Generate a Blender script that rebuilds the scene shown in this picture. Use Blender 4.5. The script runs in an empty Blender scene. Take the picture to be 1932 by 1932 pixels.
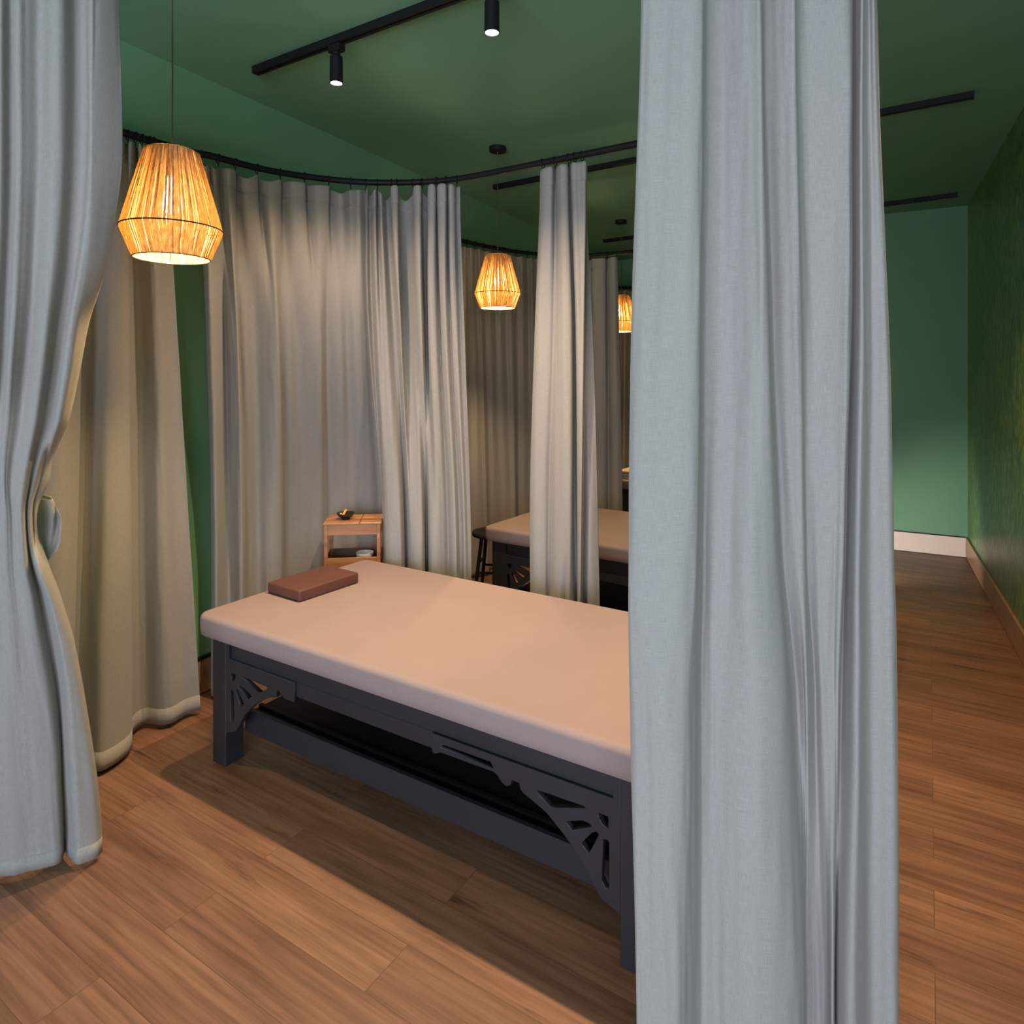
import bpy, bmesh, math, random
from mathutils import Vector, Matrix, noise as mnoise
random.seed(7)
PI = math.pi
scene = bpy.context.scene
col = scene.collection

# ------------------------------------------------------------------ view geometry (used to take positions off the photo)
F, CX, HY, EYE = 1252.0, 966.0, 712.0, 1.5
YAW = math.radians(28.4)
SY, CY = math.sin(YAW), math.cos(YAW)
XL, XR, YF, YE, YB, H = -2.80, 0.71, -3.0, 6.66, 7.75, 2.93
ROD = 2.50


def at(u, d):
    """plan position seen in column u at depth d"""
    l = (u - CX) / F
    return (d * (-SY + l * CY), d * (CY + l * SY))


def hit(u, path, off=0.0):
    """depth at which the sight line in column u meets a plan polyline"""
    l = (u - CX) / F
    rx, ry = -SY + l * CY, CY + l * SY
    best = None
    for (x0, y0), (x1, y1) in zip(path, path[1:]):
        dx, dy = x1 - x0, y1 - y0
        det = rx * (-dy) + dx * ry
        if abs(det) < 1e-9:
            continue
        t = (x0 * (-dy) + dx * y0) / det
        s = (rx * y0 - ry * x0) / det
        if -0.02 <= s <= 1.02 and t > 0.3:
            if best is None or t > best:
                best = t
    return best


# ------------------------------------------------------------------ object helpers
def tag(o, label=None, cat=None, group=None, kind=None):
    if label: o['label'] = label
    if cat: o['category'] = cat
    if group: o['group'] = group
    if kind: o['kind'] = kind
    return o


def empty(name, loc=(0, 0, 0), rz=0.0):
    o = bpy.data.objects.new(name, None)
    o.empty_display_size = 0.1
    col.objects.link(o)
    o.location = loc
    o.rotation_euler = (0, 0, rz)
    return o


def link(name, me, mat=None, parent=None):
    o = bpy.data.objects.new(name, me)
    col.objects.link(o)
    if mat:
        me.materials.clear()
        me.materials.append(mat)
    if parent:
        o.parent = parent
    return o


def copy_tree(o, parent=None):
    c = o.copy()
    col.objects.link(c)
    c.parent = parent
    for ch in list(o.children):
        copy_tree(ch, c)
    return c


class MB:
    """collects shapes of ONE part into one mesh"""

    def __init__(self):
        self.bm = bmesh.new()

    def box(self, x0, x1, y0, y1, z0, z1, bev=0.0, seg=2):
        r = bmesh.ops.create_cube(self.bm, size=1.0)
        vs = r['verts']
        bmesh.ops.scale(self.bm, vec=(x1 - x0, y1 - y0, z1 - z0), verts=vs)
        bmesh.ops.translate(self.bm, vec=((x0 + x1) / 2, (y0 + y1) / 2, (z0 + z1) / 2), verts=vs)
        if bev > 0:
            es = list({e for v in vs for e in v.link_edges})
            bmesh.ops.bevel(self.bm, geom=es, offset=bev, segments=seg, profile=0.6, affect='EDGES')
        return self

    def tube(self, pts, r, seg=12, caps=True, closed=False):
        pts = [Vector(p) for p in pts]
        n = len(pts)
        rings = []
        up = None
        for i, p in enumerate(pts):
            if closed:
                t = pts[(i + 1) % n] - pts[i - 1]
            else:
                t = pts[min(i + 1, n - 1)] - pts[max(i - 1, 0)]
            t.normalize()
            if up is None:
                up = Vector((0, 0, 1)) if abs(t.z) < 0.9 else Vector((1, 0, 0))
            a = t.cross(up).normalized()
            b = t.cross(a).normalized()
            up = -b if (-b).dot(up) > 0 else b
            rr = r[i] if isinstance(r, (list, tuple)) else r
            rings.append([self.bm.verts.new(p + a * (rr * math.cos(2 * PI * k / seg)) + b * (rr * math.sin(2 * PI * k / seg))) for k in range(seg)])
        m = n if closed else n - 1
        for i in range(m):
            A, B = rings[i], rings[(i + 1) % n]
            for k in range(seg):
                self.bm.faces.new((A[k], A[(k + 1) % seg], B[(k + 1) % seg], B[k]))
        if caps and not closed:
            self.bm.faces.new(rings[0][::-1])
            self.bm.faces.new(rings[-1])
        return self

    def lathe(self, prof, cx=0, cy=0, seg=32, cap=True):
        rings = []
        for (r, z) in prof:
            rings.append([self.bm.verts.new((cx + r * math.cos(2 * PI * k / seg), cy + r * math.sin(2 * PI * k / seg), z)) for k in range(seg)])
        for A, B in zip(rings, rings[1:]):
            for k in range(seg):
                self.bm.faces.new((A[k], A[(k + 1) % seg], B[(k + 1) % seg], B[k]))
        if cap:
            if prof[0][0] > 1e-4: self.bm.faces.new(rings[0][::-1])
            if prof[-1][0] > 1e-4: self.bm.faces.new(rings[-1])
        return self

    def build(self, name, mat, parent=None, smooth=True, angle=35):
        bmesh.ops.remove_doubles(self.bm, verts=self.bm.verts, dist=1e-5)
        bmesh.ops.recalc_face_normals(self.bm, faces=self.bm.faces)
        me = bpy.data.meshes.new(name)
        self.bm.to_mesh(me)
        self.bm.free()
        if smooth:
            me.polygons.foreach_set('use_smooth', [True] * len(me.polygons))
            try:
                me.set_sharp_from_angle(angle=math.radians(angle))
            except Exception:
                pass
        return link(name, me, mat, parent)


def plate(name, outline, holes, y0, y1, mat, parent, bev=0.0012):
    """flat board in the local XZ plane with cut-outs, thickness y0..y1"""
    cu = bpy.data.curves.new(name, 'CURVE')
    cu.dimensions = '2D'
    cu.fill_mode = 'BOTH'
    cu.extrude = (y1 - y0) / 2 - bev
    cu.bevel_depth = bev
    cu.bevel_resolution = 1
    cu.offset = -bev
    for loop in [outline] + holes:
        sp = cu.splines.new('POLY')
        sp.points.add(len(loop) - 1)
        for i, (x, z) in enumerate(loop):
            sp.points[i].co = (x, z, 0, 1)
        sp.use_cyclic_u = True
    tmp = bpy.data.objects.new('tmp', cu)
    col.objects.link(tmp)
    dg = bpy.context.evaluated_depsgraph_get()
    me = bpy.data.meshes.new_from_object(tmp.evaluated_get(dg))
    bpy.data.objects.remove(tmp)
    me.transform(Matrix.Translation((0, (y0 + y1) / 2, 0)) @ Matrix.Rotation(PI / 2, 4, 'X'))
    me.name = name
    return link(name, me, mat, parent)


def arc(cx, cy, r, a0, a1, n=12):
    return [(cx + r * math.cos(math.radians(a0 + (a1 - a0) * i / n)), cy + r * math.sin(math.radians(a0 + (a1 - a0) * i / n))) for i in range(n + 1)]


def cr(p0, p1, p2, p3, t):
    return 0.5 * ((2 * p1) + (-p0 + p2) * t + (2 * p0 - 5 * p1 + 4 * p2 - p3) * t * t + (-p0 + 3 * p1 - 3 * p2 + p3) * t * t * t)


def spline(pts, sub):
    out = []
    n = len(pts)
    for i in range(n - 1):
        a, b, c, d = pts[max(i - 1, 0)], pts[i], pts[i + 1], pts[min(i + 2, n - 1)]
        for k in range(sub):
            t = k / sub
            out.append(tuple(cr(a[j], b[j], c[j], d[j], t) for j in range(len(b))))
    out.append(tuple(pts[-1]))
    return out


# ------------------------------------------------------------------ materials
def new_mat(name):
    m = bpy.data.materials.new(name)
    m.use_nodes = True
    nt = m.node_tree
    for n in list(nt.nodes):
        nt.nodes.remove(n)
    out = nt.nodes.new('ShaderNodeOutputMaterial')
    return m, nt, out


def N(nt, typ, **kw):
    n = nt.nodes.new(typ)
    for k, v in kw.items():
        if k in n.inputs.keys() if hasattr(n.inputs, 'keys') else False:
            n.inputs[k].default_value = v
        else:
            setattr(n, k, v)
    return n


def principled(nt, out, colr=(0.5, 0.5, 0.5), rough=0.5, spec=0.5, metal=0.0):
    b = nt.nodes.new('ShaderNodeBsdfPrincipled')
    b.inputs['Base Color'].default_value = (*colr, 1)
    b.inputs['Roughness'].default_value = rough
    b.inputs['Specular IOR Level'].default_value = spec
    b.inputs['Metallic'].default_value = metal
    nt.links.new(b.outputs[0], out.inputs[0])
    return b


def noise_node(nt, vec, scale, detail=4, rough=0.55, mscale=None, mrot=None):
    L = nt.links
    if mscale or mrot:
        mp = nt.nodes.new('ShaderNodeMapping')
        if mscale: mp.inputs['Scale'].default_value = mscale
        if mrot: mp.inputs['Rotation'].default_value = mrot
        L.new(vec, mp.inputs[0])
        vec = mp.outputs[0]
    n = nt.nodes.new('ShaderNodeTexNoise')
    n.inputs['Scale'].default_value = scale
    n.inputs['Detail'].default_value = detail
    n.inputs['Roughness'].default_value = rough
    L.new(vec, n.inputs['Vector'])
    return n


def ramp(nt, fac, stops):
    r = nt.nodes.new('ShaderNodeValToRGB')
    el = r.color_ramp.elements
    while len(el) > 1:
        el.remove(el[-1])
    el[0].position = stops[0][0]
    el[0].color = (*stops[0][1], 1)
    for p, c in stops[1:]:
        e = el.new(p)
        e.color = (*c, 1)
    nt.links.new(fac, r.inputs[0])
    return r


def bump(nt, height, strength, dist, bsdf):
    b = nt.nodes.new('ShaderNodeBump')
    b.inputs['Strength'].default_value = strength
    b.inputs['Distance'].default_value = dist
    nt.links.new(height, b.inputs['Height'])
    nt.links.new(b.outputs[0], bsdf.inputs['Normal'])
    return b


def coords(nt, kind='Object'):
    return nt.nodes.new('ShaderNodeTexCoord').outputs[kind]


def mat_plain(name, c, rough=0.6, spec=0.4, metal=0.0, var=0.08, nscale=12, bstr=0.1):
    m, nt, out = new_mat(name)
    b = principled(nt, out, c, rough, spec, metal)
    n = noise_node(nt, coords(nt), nscale)
    r = ramp(nt, n.outputs[0], [(0.3, tuple(x * (1 - var) for x in c)), (0.7, tuple(min(1, x * (1 + var)) for x in c))])
    nt.links.new(r.outputs[0], b.inputs['Base Color'])
    n2 = noise_node(nt, coords(nt), nscale * 25, 3)
    bump(nt, n2.outputs[0], bstr, 0.001, b)
    return m


def mat_linen(name, c1, c2, trans=0.22):
    m, nt, out = new_mat(name)
    L = nt.links
    uv = coords(nt, 'UV')
    warp = noise_node(nt, uv, 1.0, 2, 0.6, mscale=(1500, 45, 1))
    weft = noise_node(nt, uv, 1.0, 2, 0.6, mscale=(35, 1500, 1))
    mix = nt.nodes.new('ShaderNodeMath'); mix.operation = 'ADD'
    L.new(warp.outputs[0], mix.inputs[0]); L.new(weft.outputs[0], mix.inputs[1])
    half = nt.nodes.new('ShaderNodeMath'); half.operation = 'MULTIPLY'; half.inputs[1].default_value = 0.5
    L.new(mix.outputs[0], half.inputs[0])
    r = ramp(nt, half.outputs[0], [(0.36, c1), (0.64, c2)])
    b = nt.nodes.new('ShaderNodeBsdfPrincipled')
    b.inputs['Roughness'].default_value = 0.9
    b.inputs['Specular IOR Level'].default_value = 0.15
    b.inputs['Sheen Weight'].default_value = 0.15
    L.new(r.outputs[0], b.inputs['Base Color'])
    bp = bump(nt, half.outputs[0], 0.35, 0.0012, b)
    t = nt.nodes.new('ShaderNodeBsdfTranslucent')
    L.new(r.outputs[0], t.inputs[0])
    ms = nt.nodes.new('ShaderNodeMixShader')
    ms.inputs[0].default_value = trans
    L.new(b.outputs[0], ms.inputs[1]); L.new(t.outputs[0], ms.inputs[2])
    L.new(ms.outputs[0], out.inputs[0])
    return m


def mat_wood(name, dark, mid, light, scale=1.0, rough=0.4, axis='X', spec=0.5):
    m, nt, out = new_mat(name)
    b = principled(nt, out, mid, rough, spec)
    s = (1.6, 22, 22) if axis == 'X' else (22, 22, 1.6)
    n = noise_node(nt, coords(nt), scale, 6, 0.6, mscale=s)
    r = ramp(nt, n.outputs[0], [(0.3, dark), (0.5, mid), (0.72, light)])
    nt.links.new(r.outputs[0], b.inputs['Base Color'])
    bump(nt, n.outputs[0], 0.12, 0.001, b)
    return m


def mat_floor():
    m, nt, out = new_mat('oak_plank_floor')
    L = nt.links
    b = principled(nt, out, (0.3, 0.15, 0.07), 0.42, 0.4)
    mp = nt.nodes.new('ShaderNodeMapping')
    mp.inputs['Rotation'].default_value = (0, 0, math.radians(3.68))
    mp.inputs['Location'].default_value = (-0.015, -0.0605, 0)
    L.new(coords(nt), mp.inputs[0])
    v = mp.outputs[0]
    br = nt.nodes.new('ShaderNodeTexBrick')
    br.offset = 0.5; br.offset_frequency = 2; br.squash = 1.0
    br.inputs['Scale'].default_value = 1.0
    br.inputs['Mortar Size'].default_value = 0.0011
    br.inputs['Mortar Smooth'].default_value = 0.1
    br.inputs['Bias'].default_value = 0.0
    br.inputs['Brick Width'].default_value = 1.18
    br.inputs['Row Height'].default_value = 0.16
    br.inputs['Color1'].default_value = (0.0, 0.0, 0.0, 1)
    br.inputs['Color2'].default_value = (1.0, 1.0, 1.0, 1)
    br.inputs['Mortar'].default_value = (0.5, 0.5, 0.5, 1)
    L.new(v, br.inputs['Vector'])
    # per-plank shift of the grain
    sep = nt.nodes.new('ShaderNodeVectorMath'); sep.operation = 'MULTIPLY'
    sep.inputs[1].default_value = (0, 0, 9.0)
    L.new(br.outputs['Color'], sep.inputs[0])
    add = nt.nodes.new('ShaderNodeVectorMath'); add.operation = 'ADD'
    L.new(v, add.inputs[0]); L.new(sep.outputs[0], add.inputs[1])
    gv = add.outputs[0]
    fine = noise_node(nt, gv, 1.0, 7, 0.62, mscale=(2.4, 60, 1))
    wide = noise_node(nt, gv, 1.0, 4, 0.6, mscale=(1.1, 9, 1))
    knot = noise_node(nt, gv, 1.0, 5, 0.7, mscale=(1.5, 14, 1))
    r1 = ramp(nt, wide.outputs[0], [(0.28, (0.150, 0.074, 0.045)), (0.5, (0.225, 0.116, 0.070)), (0.72, (0.29, 0.155, 0.098))])
    r2 = ramp(nt, fine.outputs[0], [(0.3, (0.62, 0.60, 0.58)), (0.62, (1.08, 1.08, 1.08))])
    mul = nt.nodes.new('ShaderNodeMix'); mul.data_type = 'RGBA'; mul.blend_type = 'MULTIPLY'
    mul.inputs[0].default_value = 1.0
    L.new(r1.outputs[0], mul.inputs[6]); L.new(r2.outputs[0], mul.inputs[7])
    r3 = ramp(nt, knot.outputs[0], [(0.30, (0.35, 0.30, 0.28)), (0.40, (1, 1, 1))])
    mul2 = nt.nodes.new('ShaderNodeMix'); mul2.data_type = 'RGBA'; mul2.blend_type = 'MULTIPLY'
    mul2.inputs[0].default_value = 0.9
    L.new(mul.outputs[2], mul2.inputs[6]); L.new(r3.outputs[0], mul2.inputs[7])
    pl = ramp(nt, br.outputs['Color'], [(0.0, (0.86, 0.86, 0.88)), (1.0, (1.10, 1.08, 1.06))])
    mul3 = nt.nodes.new('ShaderNodeMix'); mul3.data_type = 'RGBA'; mul3.blend_type = 'MULTIPLY'
    mul3.inputs[0].default_value = 1.0
    L.new(mul2.outputs[2], mul3.inputs[6]); L.new(pl.outputs[0], mul3.inputs[7])
    seam = nt.nodes.new('ShaderNodeMix'); seam.data_type = 'RGBA'
    L.new(br.outputs['Fac'], seam.inputs[0])
    L.new(mul3.outputs[2], seam.inputs[6]); seam.inputs[7].default_value = (0.12, 0.06, 0.035, 1)
    L.new(seam.outputs[2], b.inputs['Base Color'])
    bump(nt, fine.outputs[0], 0.12, 0.0008, b)
    return m


def mat_wallpaper():
    m, nt, out = new_mat('mottled_green_wallpaper')
    b = principled(nt, out, (0.03, 0.07, 0.03), 0.33, 0.5)
    c = coords(nt)
    n = noise_node(nt, c, 1.0, 8, 0.75, mscale=(30, 38, 14))
    n3 = noise_node(nt, c, 1.0, 3, 0.5, mscale=(2, 3, 1.2))
    r = ramp(nt, n.outputs[0], [(0.42, (0.04, 0.13, 0.065)), (0.50, (0.095, 0.22, 0.09)), (0.60, (0.24, 0.36, 0.11))])
    r3 = ramp(nt, n3.outputs[0], [(0.35, (0.7, 0.75, 0.8)), (0.65, (1.1, 1.1, 1.0))])
    mul = nt.nodes.new('ShaderNodeMix'); mul.data_type = 'RGBA'; mul.blend_type = 'MULTIPLY'
    mul.inputs[0].default_value = 1.0
    nt.links.new(r.outputs[0], mul.inputs[6]); nt.links.new(r3.outputs[0], mul.inputs[7])
    nt.links.new(mul.outputs[2], b.inputs['Base Color'])
    bump(nt, n.outputs[0], 0.5, 0.003, b)
    return m


def mat_emit(name, c, s):
    m, nt, out = new_mat(name)
    e = nt.nodes.new('ShaderNodeEmission')
    e.inputs[0].default_value = (*c, 1)
    e.inputs[1].default_value = s
    nt.links.new(e.outputs[0], out.inputs[0])
    return m


def mat_raffia():
    m, nt, out = new_mat('raffia_string')
    L = nt.links
    n = noise_node(nt, coords(nt), 1.0, 4, 0.7, mscale=(160, 160, 14))
    r = ramp(nt, n.outputs[0], [(0.32, (0.45, 0.28, 0.11)), (0.55, (0.78, 0.58, 0.30)), (0.72, (0.95, 0.82, 0.55))])
    d = nt.nodes.new('ShaderNodeBsdfDiffuse'); L.new(r.outputs[0], d.inputs[0])
    t = nt.nodes.new('ShaderNodeBsdfTranslucent'); L.new(r.outputs[0], t.inputs[0])
    ms = nt.nodes.new('ShaderNodeMixShader'); ms.inputs[0].default_value = 0.62
    L.new(d.outputs[0], ms.inputs[1]); L.new(t.outputs[0], ms.inputs[2])
    L.new(ms.outputs[0], out.inputs[0])
    return m


GREEN = (0.16, 0.35, 0.215)
M = {
    'green': mat_plain('green_wall_paint', GREEN, 0.55, 0.3, var=0.03, nscale=2, bstr=0.15),
    'ceil': mat_plain('green_ceiling_paint', (0.165, 0.37, 0.26), 0.75, 0.2, var=0.03, nscale=2),
    'paper': mat_wallpaper(),
    'floor': mat_floor(),
    'base': mat_wood('baseboard_wood', (0.24, 0.13, 0.075), (0.31, 0.18, 0.11), (0.38, 0.23, 0.15), 1.0, 0.3),
    'baselit': mat_plain('lit_baseboard', (0.80, 0.69, 0.62), 0.4, var=0.03),  # end baseboard: glare of the light put into a paler base colour
    'trimblack': mat_plain('black_trim', (0.012, 0.01, 0.009), 0.4),
    'linen': mat_linen('grey_linen', (0.37, 0.35, 0.33), (0.50, 0.48, 0.455), 0.24),
    'black': mat_plain('black_metal', (0.010, 0.010, 0.011), 0.55, 0.25),
    'frame': mat_plain('black_lacquered_wood', (0.022, 0.022, 0.026), 0.48, 0.5, bstr=0.2),
    'sheet': mat_plain('peach_fitted_sheet', (0.295, 0.226, 0.220), 0.85, 0.2, var=0.03, nscale=5, bstr=0.25),
    'pillow': mat_plain('brown_vinyl', (0.115, 0.045, 0.035), 0.5, 0.4, var=0.06),
    'table': mat_wood('teak', (0.22, 0.085, 0.03), (0.40, 0.17, 0.06), (0.55, 0.27, 0.11), 1.0, 0.35),
    'tabledark': mat_wood('teak_tray', (0.10, 0.045, 0.02), (0.16, 0.075, 0.035), (0.22, 0.11, 0.05), 1.0, 0.5),
    'raffia': mat_raffia(),
    'wire': mat_plain('dark_wire', (0.02, 0.012, 0.008), 0.5),
    'cord': mat_plain('cord', (0.10, 0.08, 0.04), 0.7),
    'bulb': mat_emit('bulb_glow', (1.0, 0.78, 0.42), 60.0),
    'led': mat_emit('led_glow', (1.0, 0.90, 0.78), 22.0),
    'dish': mat_plain('black_glazed_dish', (0.02, 0.02, 0.015), 0.25, 0.6),
    'stick': mat_plain('orange_wood', (0.75, 0.36, 0.06), 0.5),
    'bowl': mat_plain('white_ceramic', (0.75, 0.74, 0.70), 0.3, 0.6),
    'towel': mat_plain('cream_towel', (0.62, 0.50, 0.38), 0.95, 0.1, bstr=0.5),
    'skirt': mat_plain('brown_sheet', (0.10, 0.05, 0.035), 0.8),
    'white': mat_plain('white_frame', (0.7, 0.7, 0.7), 0.5),
}

# ------------------------------------------------------------------ room
def struct(name, mb, mat):
    return tag(mb.build(name, mat, smooth=False), kind='structure')

T = 0.12
XB = 3.2      # entrance area added behind the camera, widened so daylight reaches the curtains
YR = 1.0
struct('floor', MB().box(XL - T, XR + T, YF - T, YB + T, -T, 0).box(XR + T, XB + T, YF - T, YR + T, -T, 0), M['floor'])
struct('ceiling', MB().box(XL - T, XR + T, YF - T, YB + T, H, H + T).box(XR + T, XB + T, YF - T, YR + T, H, H + T), M['ceil'])
struct('wall_left', MB().box(XL - T, XL, YF - T, YB + T, 0, H), M['green'])
struct('wall_right', MB().box(XR, XR + T, YR, YB + T, 0, H), M['paper'])
struct('wall_added_side', MB().box(XB, XB + T, YF - T, YR + T, 0, H), M['green'])
struct('wall_added_back', MB().box(XR + T, XB, YR, YR + T, 0, H), M['green'])
struct('wall_back', MB().box(XL, XR, YB, YB + T, 0, H), M['green'])
struct('wall_corridor', MB().box(-0.42, XR, YE, YB, 0, H), M['green'])
WX0, WX1, WZ0, WZ1 = -1.60, 2.90, 0.10, 2.45
wf = MB()
wf.box(XL, WX0, YF - T, YF, 0, H).box(WX1, XB, YF - T, YF, 0, H).box(WX0, WX1, YF - T, YF, 0, WZ0).box(WX0, WX1, YF - T, YF, WZ1, H)
struct('wall_front', wf, M['green'])
wn = MB()
for x in (WX0, WX0 + 1.47, WX0 + 2.95, WX1 - 0.05):
    wn.box(x, x + 0.05, YF - 0.08, YF - 0.02, WZ0, WZ1)
for z in (WZ0, WZ1 - 0.05):
    wn.box(WX0, WX1, YF - 0.08, YF - 0.02, z, z + 0.05)
struct('window_1', wn, M['white'])
BH = 0.165
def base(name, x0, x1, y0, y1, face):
    struct('baseboard_' + name, MB().box(x0, x1, y0, y1, 0.004, BH, 0.002, 1), M['baselit' if name == 'end' else 'base'])
base('left', XL, XL + 0.014, YF, YB, 'x')
base('right', XR - 0.014, XR, YR, YE, 'x')
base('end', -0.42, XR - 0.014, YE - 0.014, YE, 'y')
struct('trim_1', MB().box(XL, XL + 0.018, YF, YB, BH, BH + 0.012), M['trimblack'])
struct('trim_2', MB().box(XR - 0.016, XR, YR, YE, BH, BH + 0.007, 0.002, 1), M['base'])
struct('trim_3', MB().box(-0.42, XR - 0.016, YE - 0.017, YE, BH, BH + 0.007), M['trimblack'])

# ------------------------------------------------------------------ curtain rods
ARC = [(-2.686, 1.0), (-2.69, 1.30), (-2.686, 1.641), (-2.655, 1.90), (-2.62, 1.995), (-2.565, 2.244), (-2.439, 2.466), (-2.277, 2.635), (-2.063, 2.752),
       (-1.821, 2.810), (-1.31, 2.785), (-0.891, 2.755)]
loop1 = ARC[2:] + [(-0.62, 2.735), (-0.36, 2.64), (-0.17, 2.47), (-0.06, 2.22), (-0.03, 1.90), (-0.035, 1.66), (-0.12, 1.44), (-0.33, 1.24), (-0.60, 1.10),
                   (-0.95, 1.02), (-1.60, 0.965), (-1.95, 0.93), (-2.30, 0.98), (-2.56, 1.13), (-2.67, 1.38)]
ARC2 = [(-2.66, 3.05), (-2.665, 3.5), (-2.655, 3.85), (-2.63, 4.12), (-2.54, 4.50), (-2.40, 4.80), (-2.18, 5.01), (-1.95, 5.09), (-1.55, 5.08), (-0.95, 5.03)]
loop2 = ARC2 + [(-0.62, 4.97), (-0.40, 4.85), (-0.26, 4.62), (-0.22, 4.3), (-0.22, 3.4)]
ARC3 = [(-2.66, 5.35), (-2.665, 5.9), (-2.65, 6.3), (-2.62, 6.65), (-2.52, 6.95), (-2.34, 7.16), (-2.05, 7.25), (-1.4, 7.22), (-0.75, 7.19)]


def rod(path, closed, label):
    if closed:
        p = path + [path[0], path[1], path[2]]
        sp = spline(p, 8)[8:8 * (len(path) + 1)]
    else:
        sp = spline(path, 8)
    root = empty('curtain_rod', (path[0][0], path[0][1], ROD))
    off = Vector((path[0][0], path[0][1], ROD))
    pts = [Vector((x, y, ROD)) - off for x, y in sp]
    MB().tube(pts, 0.0155, 12, closed=closed).build('rail', M['black'], root)
    return tag(root, label, 'curtain rod', 'black curved curtain rods'), off


r1, off1 = rod(loop1, True, 'black curved curtain rod around the nearest massage bed, with the most rings on it')
r2, off2 = rod(loop2, False, 'black curved curtain rod behind the nearest one, over the second massage bed')
r3, off3 = rod(ARC3, False, 'farthest black curtain rod, above the last pendant lamp')
# ceiling hangers that carry the rods (out of the frame or behind curtains)
for root, off, spots in ((r1, off1, [(-0.62, 2.735), (-0.035, 1.8), (-1.2, 1.0), (-2.30, 0.98)]),
                         (r2, off2, [(-0.62, 4.97), (-0.22, 3.9)]), (r3, off3, [(-0.9, 7.196)])):
    for (x, y) in spots:
        MB().tube([(x - off.x, y - off.y, 0.0), (x - off.x, y - off.y, H - ROD)], 0.006, 8).build('hanger', M['black'], root)


# ------------------------------------------------------------------ curtains
CG = 'grey linen curtains on the rods'


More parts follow.
